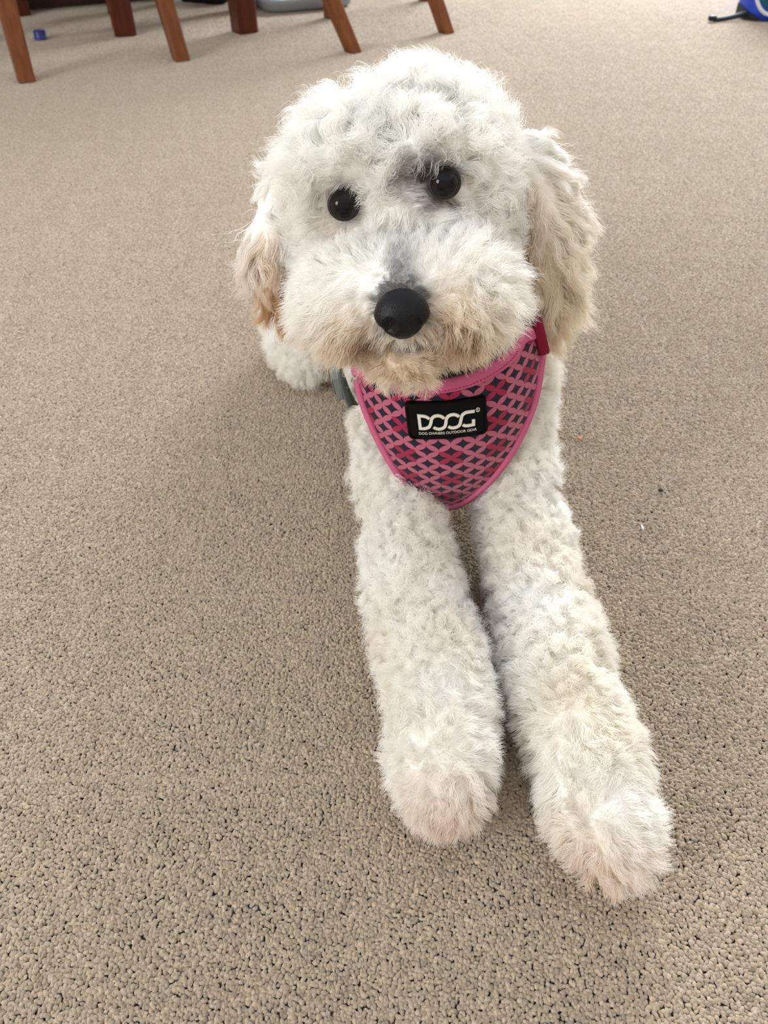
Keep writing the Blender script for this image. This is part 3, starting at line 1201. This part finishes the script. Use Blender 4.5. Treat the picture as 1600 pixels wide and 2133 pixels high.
PW, PH = 0.0600, 0.0315
PATCH = slab('logo_patch', PW, PH, 0.004, -0.002, 0.0022, M_RUBBER, HAR)
PATCH['label'] = 'black rubber badge with silver lettering'
# raised rim of the badge
rim_out, rim_in = rounded(PW * 0.985, PH * 0.97, 0.0038), rounded(PW * 0.94, PH * 0.89, 0.003)
K = len(rim_out); vs = []; fs = []
for (x, y) in rim_out: vs.append(on_patch(x, y, 0.0020))
for (x, y) in rim_out: vs.append(on_patch(x * 0.99, y * 0.99, 0.0030))
for (x, y) in rim_in: vs.append(on_patch(x, y, 0.0030))
for (x, y) in rim_in: vs.append(on_patch(x, y, 0.0020))
for l in range(3):
    for i in range(K):
        fs.append((l * K + i, l * K + (i + 1) % K, (l + 1) * K + (i + 1) % K, (l + 1) * K + i))
mesh_obj('patch_rim', vs, fs, M_RUBBER, PATCH, smooth=False, origin=HO)

# logo strokes, in badge units taken off the lettering (x right, y up, millimetre scale)
SX, SY = 5.4e-5, 6.4e-5


def lz(px, py):
    dx, dy = px - 745.0, py - 520.0
    # baseline direction e1, upright direction e2
    e1, e2 = (0.9943, -0.1065), (0.125, 0.992)
    det = e1[0] * e2[1] - e1[1] * e2[0]
    a = (dx * e2[1] - dy * e2[0]) / det
    b = (e1[0] * dy - e1[1] * dx) / det
    return a * SX, -b * SY


def smooth_path(P, n):
    return [crv(P, i / n) for i in range(n + 1)]


def stroke(name, path, wid, parent, mat):
    pts = [Vector((*lz(*q), 0)) for q in path]
    vs, fs = [], []
    n = len(pts)
    for i in range(n):
        t0 = (pts[i] - pts[i - 1]).normalized() if i > 0 else (pts[1] - pts[0]).normalized()
        t1 = (pts[i + 1] - pts[i]).normalized() if i < n - 1 else t0
        t = (t0 + t1)
        t = t.normalized() if t.length > 1e-6 else t0
        k = 1 / max(0.55, math.sqrt(max(0.05, (1 + t0.dot(t1)) / 2)))
        s = Vector((-t.y, t.x, 0)) * wid / 2 * k
        for q, h in ((pts[i] + s, 0.0020), (pts[i] + s * 0.9, 0.0029), (pts[i] - s * 0.9, 0.0029), (pts[i] - s, 0.0020)):
            vs.append(on_patch(q.x, q.y, h))
    for i in range(n - 1):
        for j in range(3):
            fs.append((i * 4 + j, i * 4 + j + 1, (i + 1) * 4 + j + 1, (i + 1) * 4 + j))
    fs.append((0, 1, 2, 3)); fs.append(tuple((n - 1) * 4 + j for j in (3, 2, 1, 0)))
    return mesh_obj(name, vs, fs, mat, parent, smooth=False, origin=HO)


LW = 0.0025
pa = [(365, 471), (445, 469)] + smooth_path([(445, 469), (485, 480), (508, 498)], 6)[1:]
stroke('lettering', pa[::-1] + [(368, 490), (388, 640)] + [(430, 637)] + smooth_path([(450, 635), (510, 605), (533, 550), (545, 492), (580, 458), (630, 446), (680, 455), (712, 478)], 34), LW, PATCH, M_LETTER)
stroke('lettering', smooth_path([(572, 605), (615, 622), (670, 620), (720, 593), (738, 545), (745, 480), (780, 440), (835, 424), (885, 432), (912, 452)], 34), LW, PATCH, M_LETTER)
stroke('lettering', smooth_path([(775, 583), (820, 600), (880, 592), (928, 560), (942, 500), (955, 440), (990, 407), (1040, 395), (1085, 391), (1125, 388)], 34), LW, PATCH, M_LETTER)
stroke('lettering', smooth_path([(972, 558), (1000, 572), (1040, 574)], 6) + [(1118, 563), (1114, 492)], LW, PATCH, M_LETTER)


def text_mesh(body, size, bold=0.0):
    cu = bpy.data.curves.new('t', 'FONT')
    cu.body = body; cu.size = size; cu.align_x = 'CENTER'; cu.align_y = 'CENTER'
    cu.offset = bold
    cu.resolution_u = 3
    o = bpy.data.objects.new('t', cu); COL.objects.link(o)
    dg = bpy.context.evaluated_depsgraph_get()
    me = bpy.data.meshes.new_from_object(o.evaluated_get(dg))
    bpy.data.objects.remove(o)
    vs = [v.co.copy() for v in me.vertices]; fs = [tuple(p.vertices) for p in me.polygons]
    bpy.data.meshes.remove(me)
    return vs, fs


def put_text(body, cx, cy, width, height, bold, parent, name='lettering'):
    vs, fs = text_mesh(body, 1.0, bold)
    x0, x1 = min(v.x for v in vs), max(v.x for v in vs); y0, y1 = min(v.y for v in vs), max(v.y for v in vs)
    out = []
    for v in vs:
        out.append(on_patch(cx + ((v.x - x0) / (x1 - x0) - 0.5) * width, cy + ((v.y - y0) / (y1 - y0) - 0.5) * height, 0.0026))
    return mesh_obj(name, out, fs, M_LETTER, parent, smooth=False, origin=HO)


tx, ty = lz(768, 668)
put_text('DOG OWNERS OUTDOOR GEAR', tx, ty, 800 * SX, 36 * SY, 0.008, PATCH)
tx, ty = lz(1167, 372)
ring = []
for i in range(21):
    a = 2 * math.pi * i / 20
    ring.append((1167 + 24 * math.cos(a), 372 + 24 * math.sin(a)))
stroke('lettering', ring, 0.00042, PATCH, M_LETTER)
put_text('R', tx, ty, 20 * SX, 24 * SY, 0.02, PATCH)

# ------------------------------------------------------------------ furniture at the far end
def wood(name, a, b, gloss=0.35):
    t = NT(name)
    mp = t.n('ShaderNodeMapping'); t.put(mp.inputs[0], t.obj()); mp.inputs['Scale'].default_value = (28, 28, 3)
    g = t.noise(mp.outputs[0], 3.0, 5, 0.6)
    t.put(t.b.inputs['Base Color'], t.mix(t.ramp(g, 0.3, 0.7), a, b))
    t.b.inputs['Roughness'].default_value = gloss
    t.b.inputs['Specular IOR Level'].default_value = 0.25
    t.bump(g, 0.1, 0.001)
    return t.m


M_OAK = wood('honey_brown_wood', srgb(92, 48, 20), srgb(118, 66, 28))
M_MAHOG = wood('red_brown_wood', srgb(66, 26, 14), srgb(88, 38, 20))
M_DARKWOOD = wood('dark_brown_wood', srgb(46, 28, 20), srgb(62, 38, 26))
M_SEAT = plain('brown_leather_seat', srgb(70, 44, 32), 0.5, 0.4, 0.15, 60, 0.3)


def loft(name, pts, sizes, mat, parent, yaw=0.0, origin=(0, 0, 0), bevel=0.12):
    """square-section bar through pts with chamfered edges"""
    ca, sa = math.cos(yaw), math.sin(yaw)
    vs, fs = [], []
    prof = []
    for sx, sy in ((1, 1), (-1, 1), (-1, -1), (1, -1)):
        k = 1 - 2 * bevel
        pair = [(sx, sy * k), (sx * k, sy)]
        prof += pair if sx * sy > 0 else pair[::-1]
    K = len(prof)
    for p, s in zip(pts, sizes):
        s = (s, s) if not isinstance(s, tuple) else s
        for x, y in prof:
            dx, dy = x * s[0] / 2, y * s[1] / 2
            vs.append(Vector(p) + Vector((dx * ca - dy * sa, dx * sa + dy * ca, 0)))
    n = len(pts)
    for i in range(n - 1):
        for j in range(K):
            fs.append((i * K + j, i * K + (j + 1) % K, (i + 1) * K + (j + 1) % K, (i + 1) * K + j))
    fs.append(tuple(range(K))[::-1]); fs.append(tuple((n - 1) * K + j for j in range(K)))
    return mesh_obj(name, vs, fs, mat, parent, smooth=False, origin=origin)


def box(name, c, size, yaw, mat, parent, origin, bev=0.006):
    bm = bmesh.new()
    bmesh.ops.create_cube(bm, size=1.0, matrix=Matrix.Translation(Vector(c)) @ Matrix.Rotation(yaw, 4, 'Z') @ Matrix.Diagonal(Vector((*size, 1))))
    bmesh.ops.bevel(bm, geom=bm.edges[:], offset=bev, segments=2, affect='EDGES', profile=0.5)
    return bm_obj(name, bm, mat, parent, smooth=False, origin=origin)


def at_line(u, v, depth):
    return Vector((0, 0, CAM_H)) + ray(u, v) * depth


def raked_leg(foot, lean, mat, root, size, yaw, top=0.44):
    """rear leg: raked near the floor, then curving upright"""
    f = Vector(foot); l = Vector((lean[0], lean[1], 0))
    pts = [f, f + l * 0.10 + Vector((0, 0, 0.10)), f + l * 0.20 + Vector((0, 0, 0.20)), f + l * 0.27 + Vector((0, 0, 0.30)), f + l * 0.30 + Vector((0, 0, top))]
    return loft('rear_leg', pts, [size * 0.92, size * 0.97, size * 1.05, size * 1.1, size * 1.1], mat, root, yaw, Vector(root.location))


def chair(label, fl, fr, leanl, leanr, front, mat, group, size=0.04, yaw=0.5):
    """fl, fr: feet of the two rear legs; front: feet of the front legs"""
    c = (Vector(fl) + Vector(fr) + Vector(front[0]) + Vector(front[1])) / 4
    root = empty('dining_chair', (c.x, c.y, 0), label, 'chair', group)
    O = Vector(root.location)
    tops = []
    for f, l in ((fl, leanl), (fr, leanr)):
        raked_leg(f, l, mat, root, size, yaw)
        tops.append(Vector(f) + Vector((l[0], l[1], 0)) * 0.30 + Vector((0, 0, 0.44)))
    ftops = []
    for f in front:
        loft('front_leg', [f, Vector(f) + Vector((0, 0, 0.44))], [size * 0.9, size * 1.15], mat, root, yaw, O)
        ftops.append(Vector(f) + Vector((0, 0, 0.44)))
    # seat frame and cushion
    def rail(a, b, z, name):
        a, b = a.copy(), b.copy(); a.z = b.z = z
        d = b - a; ang = math.atan2(d.y, d.x)
        box(name, (a + b) / 2, (d.length, 0.024, 0.06), ang, mat, root, O, 0.003)
    rail(tops[0], tops[1], 0.41, 'seat_rail'); rail(ftops[0], ftops[1], 0.41, 'seat_rail')
    rail(tops[0], ftops[0], 0.41, 'seat_rail'); rail(tops[1], ftops[1], 0.41, 'seat_rail')
    q = [tops[0], tops[1], ftops[1], ftops[0]]
    cc = sum(q, Vector()) / 4
    vs = []
    for z, k in ((0.44, 1.08), (0.462, 1.12), (0.478, 1.04)):
        vs += [Vector((cc.x + (w.x - cc.x) * k, cc.y + (w.y - cc.y) * k, z)) for w in q]
    fs = [(3, 2, 1, 0), (8, 9, 10, 11)] + [(l * 4 + i, l * 4 + (i + 1) % 4, (l + 1) * 4 + (i + 1) % 4, (l + 1) * 4 + i) for l in range(2) for i in range(4)]
    mesh_obj('seat', vs, fs, M_SEAT, root, smooth=False, origin=O)
    # back posts, rails and slats
    bk = ((tops[0] + tops[1]) / 2 - (ftops[0] + ftops[1]) / 2); bk.z = 0; bk.normalize()
    for tpt in tops:
        loft('back_post', [tpt, tpt + Vector((0, 0, 0.25)) + bk * 0.02, tpt + Vector((0, 0, 0.50)) + bk * 0.07], [size, size * 0.85, size * 0.7], mat, root, yaw, O)
    for z, o in ((0.47, 0.065), (0.30, 0.03), (0.12, 0.01)):
        a, b = tops[0] + bk * o + Vector((0, 0, z)), tops[1] + bk * o + Vector((0, 0, z))
        d = b - a
        box('back_rail', (a + b) / 2, (d.length, 0.02, 0.06), math.atan2(d.y, d.x), mat, root, O, 0.003)
    return root


G = lambda u, v: at_z(u, v, 0.0)
GRP = 'wooden dining chairs at the far table'
c1l, c1r = G(55, 168), G(378, 124)
chair('honey-brown wooden chair at the left edge, nearest of the dining chairs', c1l, c1r, (-0.10, 0.30), (-0.22, 0.25),
      [c1l + Vector((-0.26, 0.37, 0)), Vector((-0.775, 2.62, 0))], M_OAK, GRP, 0.042, math.radians(28))
c2l, c2r = G(736, 107), G(930, 67)
chair('honey-brown wooden chair right behind the dog, its legs raked to the right', c2l, c2r, (-0.47, 0.10), (-0.45, 0.10),
      [G(690, 36), G(690, 36) + Vector((0.30, 0.27, 0))], M_OAK, GRP, 0.040, math.radians(38))
# dark bench on the far side of the table
BA = G(44, 30); bdir = Vector((math.cos(math.radians(26)), math.sin(math.radians(26)), 0)); bnr = Vector((-bdir.y, bdir.x, 0))
BN = empty('dining_bench', BA + bdir * 0.5 + bnr * 0.14, 'dark red-brown wooden bench behind the dining table at the upper left', 'bench')
BNO = Vector(BN.location)
for kx, ky in ((0, 0), (1.0, 0), (0, 0.28), (1.0, 0.28)):
    f = BA + bdir * kx + bnr * ky
    loft('leg', [f, f + Vector((0, 0, 0.40))], [0.055, 0.055], M_MAHOG, BN, math.radians(26), BNO)
for ky in (0.06, 0.28):
    c = BA + bdir * 0.5 + bnr * ky
    box('runner', c + Vector((0, 0, 0.030)), (0.95, 0.03, 0.055), math.radians(26), M_DARKWOOD, BN, BNO, 0.003)
box('seat', BNO + Vector((0, 0, 0.42)), (1.10, 0.36, 0.04), math.radians(26), M_MAHOG, BN, BNO, 0.006)

# table: two stout legs in view
tl1, tl2 = G(256, 76), G(507, 71)
TB = empty('dining_table', (-0.60, 2.86, 0), 'red-brown wooden dining table on stout square legs between the chairs', 'table')
TO = Vector(TB.location)
TY = math.radians(28)
for f, s_, yw in ((tl1 + Vector((0, 0.03, 0)), 0.060, 0.30), (tl2 + Vector((0, 0.035, 0)), 0.062, 0.62), (tl1 * 1.13, 0.060, 0.30), (tl2 * 1.13, 0.062, 0.62)):
    loft('leg', [f, f + Vector((0, 0, 0.68))], [s_, s_], M_MAHOG, TB, yw, TO)
box('apron', TO + Vector((0, 0, 0.655)), (0.92, 0.50, 0.07), TY, M_MAHOG, TB, TO, 0.004)
box('table_top', TO + Vector((0, 0, 0.705)), (1.56, 0.92, 0.03), TY, M_MAHOG, TB, TO, 0.01)

# blue bottle cap
cp = G(81, 84)
CAPM = plain('blue_plastic', srgb(22, 34, 112), 0.4, 0.5, 0.1, 60)
bm = bmesh.new()
prof = [(0.0, 0.0205), (0.013, 0.0205), (0.0152, 0.0195), (0.0162, 0.017), (0.0165, 0.002), (0.0172, 0.0015), (0.0172, 0.0)]
rows = []
SEG = 48
for r, z in prof:
    if r == 0: rows.append([bm.verts.new((0, 0, z))]); continue
    rows.append([bm.verts.new(((r + (0.0004 * (-1) ** i if 0.001 < z < 0.018 else 0)) * math.cos(2 * math.pi * i / SEG), (r + (0.0004 * (-1) ** i if 0.001 < z < 0.018 else 0)) * math.sin(2 * math.pi * i / SEG), z)) for i in range(SEG)])
for a, b in zip(rows, rows[1:]):
    for i in range(SEG):
        j = (i + 1) % SEG
        bm.faces.new((a[0], b[i], b[j]) if len(a) == 1 else (a[i], b[i], b[j], a[j]))
o = bm_obj('bottle_cap', bm, CAPM)
o.location = cp + Vector((0, 0.017, 0.001))
tag(o, 'small blue plastic bottle cap lying on the carpet under the table', 'bottle cap')

# grey shallow plastic tray behind the table leg
GT = empty('plastic_tray', G(610, 14), 'shallow grey plastic tray with a rounded rim behind the table leg', 'tray')
GO = Vector(GT.location)
M_TRAY = plain('grey_plastic', srgb(140, 146, 152), 0.4, 0.5, 0.06, 30)


def tray():
    w, d, yaw = 0.30, 0.24, math.radians(24)
    corner = G(566, 29)
    ca, sa = math.cos(yaw), math.sin(yaw)
    c = corner + Vector((ca * w / 2 - sa * d / 2 - 0.012, sa * w / 2 + ca * d / 2 - 0.016, 0))
    def ring(k, z, r):
        return [Vector((c.x + x * ca - y * sa, c.y + x * sa + y * ca, z)) for x, y in rounded(w - 2 * k, d - 2 * k, r, 6)]
    layers = [ring(0.012, 0.001, 0.045), ring(0.004, 0.008, 0.05), ring(0.0, 0.026, 0.05), ring(-0.003, 0.032, 0.052), ring(0.002, 0.035, 0.05), ring(0.012, 0.033, 0.042), ring(0.018, 0.012, 0.04), ring(0.03, 0.010, 0.03)]
    K = len(layers[0]); vs = [q for l in layers for q in l]
    fs = [(l * K + i, l * K + (i + 1) % K, (l + 1) * K + (i + 1) % K, (l + 1) * K + i) for l in range(len(layers) - 1) for i in range(K)]
    fs.append(tuple(range(K))[::-1]); fs.append(tuple((len(layers) - 1) * K + i for i in range(K)))
    mesh_obj('tray_body', vs, fs, M_TRAY, GT, origin=GO)
    return c, yaw


TC, TYAW = tray()
# crumpled pale cloth in the tray
bm = bmesh.new()
bmesh.ops.create_grid(bm, x_segments=22, y_segments=18, size=0.5)
rr = random.Random(8)
for v in bm.verts:
    x, y = v.co.x, v.co.y
    v.co = Vector((x * 0.20, y * 0.14, 0.017 + 0.010 * math.sin(x * 19 + 2 * y) * math.cos(y * 15) + 0.006 * math.sin(x * 37 + y * 21) + rr.uniform(-0.001, 0.001)))
    v.co.z = max(v.co.z, 0.012)
bmesh.ops.solidify(bm, geom=bm.faces[:], thickness=0.0015)
bmesh.ops.rotate(bm, verts=bm.verts, cent=(0, 0, 0), matrix=Matrix.Rotation(TYAW, 3, 'Z'))
o = bm_obj('cloth', bm, plain('pale_blue_cloth', srgb(186, 196, 214), 0.9, 0.1, 0.1, 30))
o.location = (TC.x, TC.y, 0)
tag(o, 'crumpled pale blue-white cloth lying in the grey tray', 'cloth')

# black rounded shoe-like thing behind the table leg
sp = G(452, 12)
bm = bmesh.new()
ellipsoid(bm, (0, 0, 0.022), (0.055, 0.035, 0.030)); ellipsoid(bm, (-0.05, 0.015, 0.028), (0.05, 0.034, 0.034)); ellipsoid(bm, (-0.09, 0.03, 0.035), (0.04, 0.034, 0.042))
me = fused(bm, 0.006, 3)
for v in me.vertices: v.co.z = max(v.co.z, 0.0)
me.shade_smooth(); me.materials.clear(); me.materials.append(plain('black_fabric', c4(0.012, 0.012, 0.014), 0.8, 0.2, 0.2, 80, 0.2))
o = link(bpy.data.objects.new('slipper', me)); o.location = sp + Vector((-0.015, 0.045, 0))
tag(o, 'small black slipper on the carpet left of the table leg', 'slipper')

# blue bag with a black strap at the right edge
bg = G(1592, 44)
BG = empty('bag', bg + Vector((0.08, 0.06, 0)), 'blue bag with white piping and a black strap at the right edge', 'bag')
BO = Vector(BG.location)
M_BLUE = plain('blue_nylon', srgb(30, 62, 178), 0.55, 0.35, 0.12, 40, 0.15)
M_BLACKN = plain('black_nylon', srgb(22, 26, 30), 0.6, 0.3, 0.2, 60, 0.15)
M_WHITEP = plain('white_piping', srgb(205, 208, 210), 0.6, 0.3, 0.05, 60)
M_TEAL = plain('teal_mesh', srgb(10, 70, 84), 0.7, 0.3, 0.2, 60)
bm = bmesh.new()
NXB, NZB = 40, 14
rows = []
for k in range(NZB + 1):
    z = 0.30 * k / NZB
    ex = 1.0 - 0.10 * (k / NZB) + 0.05 * math.sin(math.pi * k / NZB)
    ring_ = []
    for i in range(NXB):
        a = 2 * math.pi * i / NXB
        cx = math.copysign(abs(math.cos(a)) ** 0.55, math.cos(a)); sy = math.copysign(abs(math.sin(a)) ** 0.55, math.sin(a))
        ring_.append(bm.verts.new((BO.x + 0.135 * ex * cx, BO.y + 0.075 * ex * sy, 0.004 + z)))
    rows.append(ring_)
for a, b in zip(rows, rows[1:]):
    for i in range(NXB):
        bm.faces.new((a[i], a[(i + 1) % NXB], b[(i + 1) % NXB], b[i]))
bm.faces.new(rows[0][::-1]); bm.faces.new(rows[-1])
bm_obj('bag_body', bm, M_BLUE, BG, origin=BO)
# black base corner wrapping the lower left, as a raised panel
def bag_pt(a, z, off):
    ex = 1.0 - 0.10 * (z / 0.30) + 0.05 * math.sin(math.pi * z / 0.30)
    cx = math.copysign(abs(math.cos(a)) ** 0.55, math.cos(a)); sy = math.copysign(abs(math.sin(a)) ** 0.55, math.sin(a))
    return Vector((BO.x + (0.135 * ex + off) * cx, BO.y + (0.075 * ex + off) * sy, 0.004 + z))
vs, fs = [], []
N = 24
for i in range(N + 1):
    a = math.radians(150 + 85 * i / N)
    hh = 0.030 * (1 - i / N) ** 0.6 + 0.003
    vs += [bag_pt(a, 0.0, 0.003), bag_pt(a, hh, 0.003)]
for i in range(N):
    fs.append((2 * i, 2 * i + 2, 2 * i + 3, 2 * i + 1))
mesh_obj('base_panel', vs, fs, M_BLACKN, BG, origin=BO)
pts = [bag_pt(math.radians(203 + 50 * i / 20), 0.085 - 0.070 * math.sin(math.pi / 2 * i / 20), 0.003) for i in range(21)]
nr = [(q - BO).normalized() for q in pts]
strip('piping', pts, nr, 0.010, 0.004, M_WHITEP, BG, origin=BO)
vs, fs = [], []
for i in range(21):
    a = math.radians(207 + 50 * i / 20)
    z0 = 0.093 - 0.070 * math.sin(math.pi / 2 * i / 20)
    vs += [bag_pt(a, z0, 0.002), bag_pt(a, 0.20, 0.002)]
for i in range(20):
    fs.append((2 * i, 2 * i + 2, 2 * i + 3, 2 * i + 1))
mesh_obj('side_pocket', vs, fs, M_TEAL, BG, origin=BO)
s0, s1 = G(1484, 45), G(1560, 41)
pts = [s0.lerp(s1, i / 12) + Vector((0, 0, 0.006 + 0.016 * (i / 12) ** 2)) for i in range(13)]
st = strip('strap', pts, [Vector((0, -0.5, 1))] * 13, 0.016, 0.007, M_BLACKN, BG, origin=BO)
box('strap_tip', s0 + Vector((-0.002, 0, 0.009)), (0.022, 0.018, 0.014), 0.0, M_BLACKN, st, BO, 0.003)

# crumbs on the carpet
def crumb(name, u, v, r, mat, label, squash=(1, 1, 0.6)):
    bm = bmesh.new()
    bmesh.ops.create_icosphere(bm, subdivisions=2, radius=1.0)
    q = random.Random(int(u))
    for w in bm.verts:
        w.co = Vector((w.co.x * squash[0], w.co.y * squash[1], w.co.z * squash[2])) * r * q.uniform(0.8, 1.15)
    o = bm_obj(name, bm, mat, smooth=True)
    o.location = G(u, v) + Vector((0, 0, r * squash[2] * 0.8))
    tag(o, label, 'crumb')


crumb('crumb', 1207, 915, 0.0026, plain('orange_crumb', srgb(206, 150, 104), 0.8, 0.2, 0.2, 400), 'tiny orange crumb on the carpet right of the dog')
crumb('lint', 1338, 1100, 0.0024, plain('white_lint', srgb(232, 230, 232), 0.8, 0.2, 0.05, 400), 'tiny white lint fleck on the carpet right of the legs', (0.5, 1.6, 0.4))
crumb('crumb', 1376, 1023, 0.0024, plain('dark_crumb', srgb(62, 54, 48), 0.8, 0.2, 0.2, 400), 'tiny dark crumb on the carpet above the white fleck')
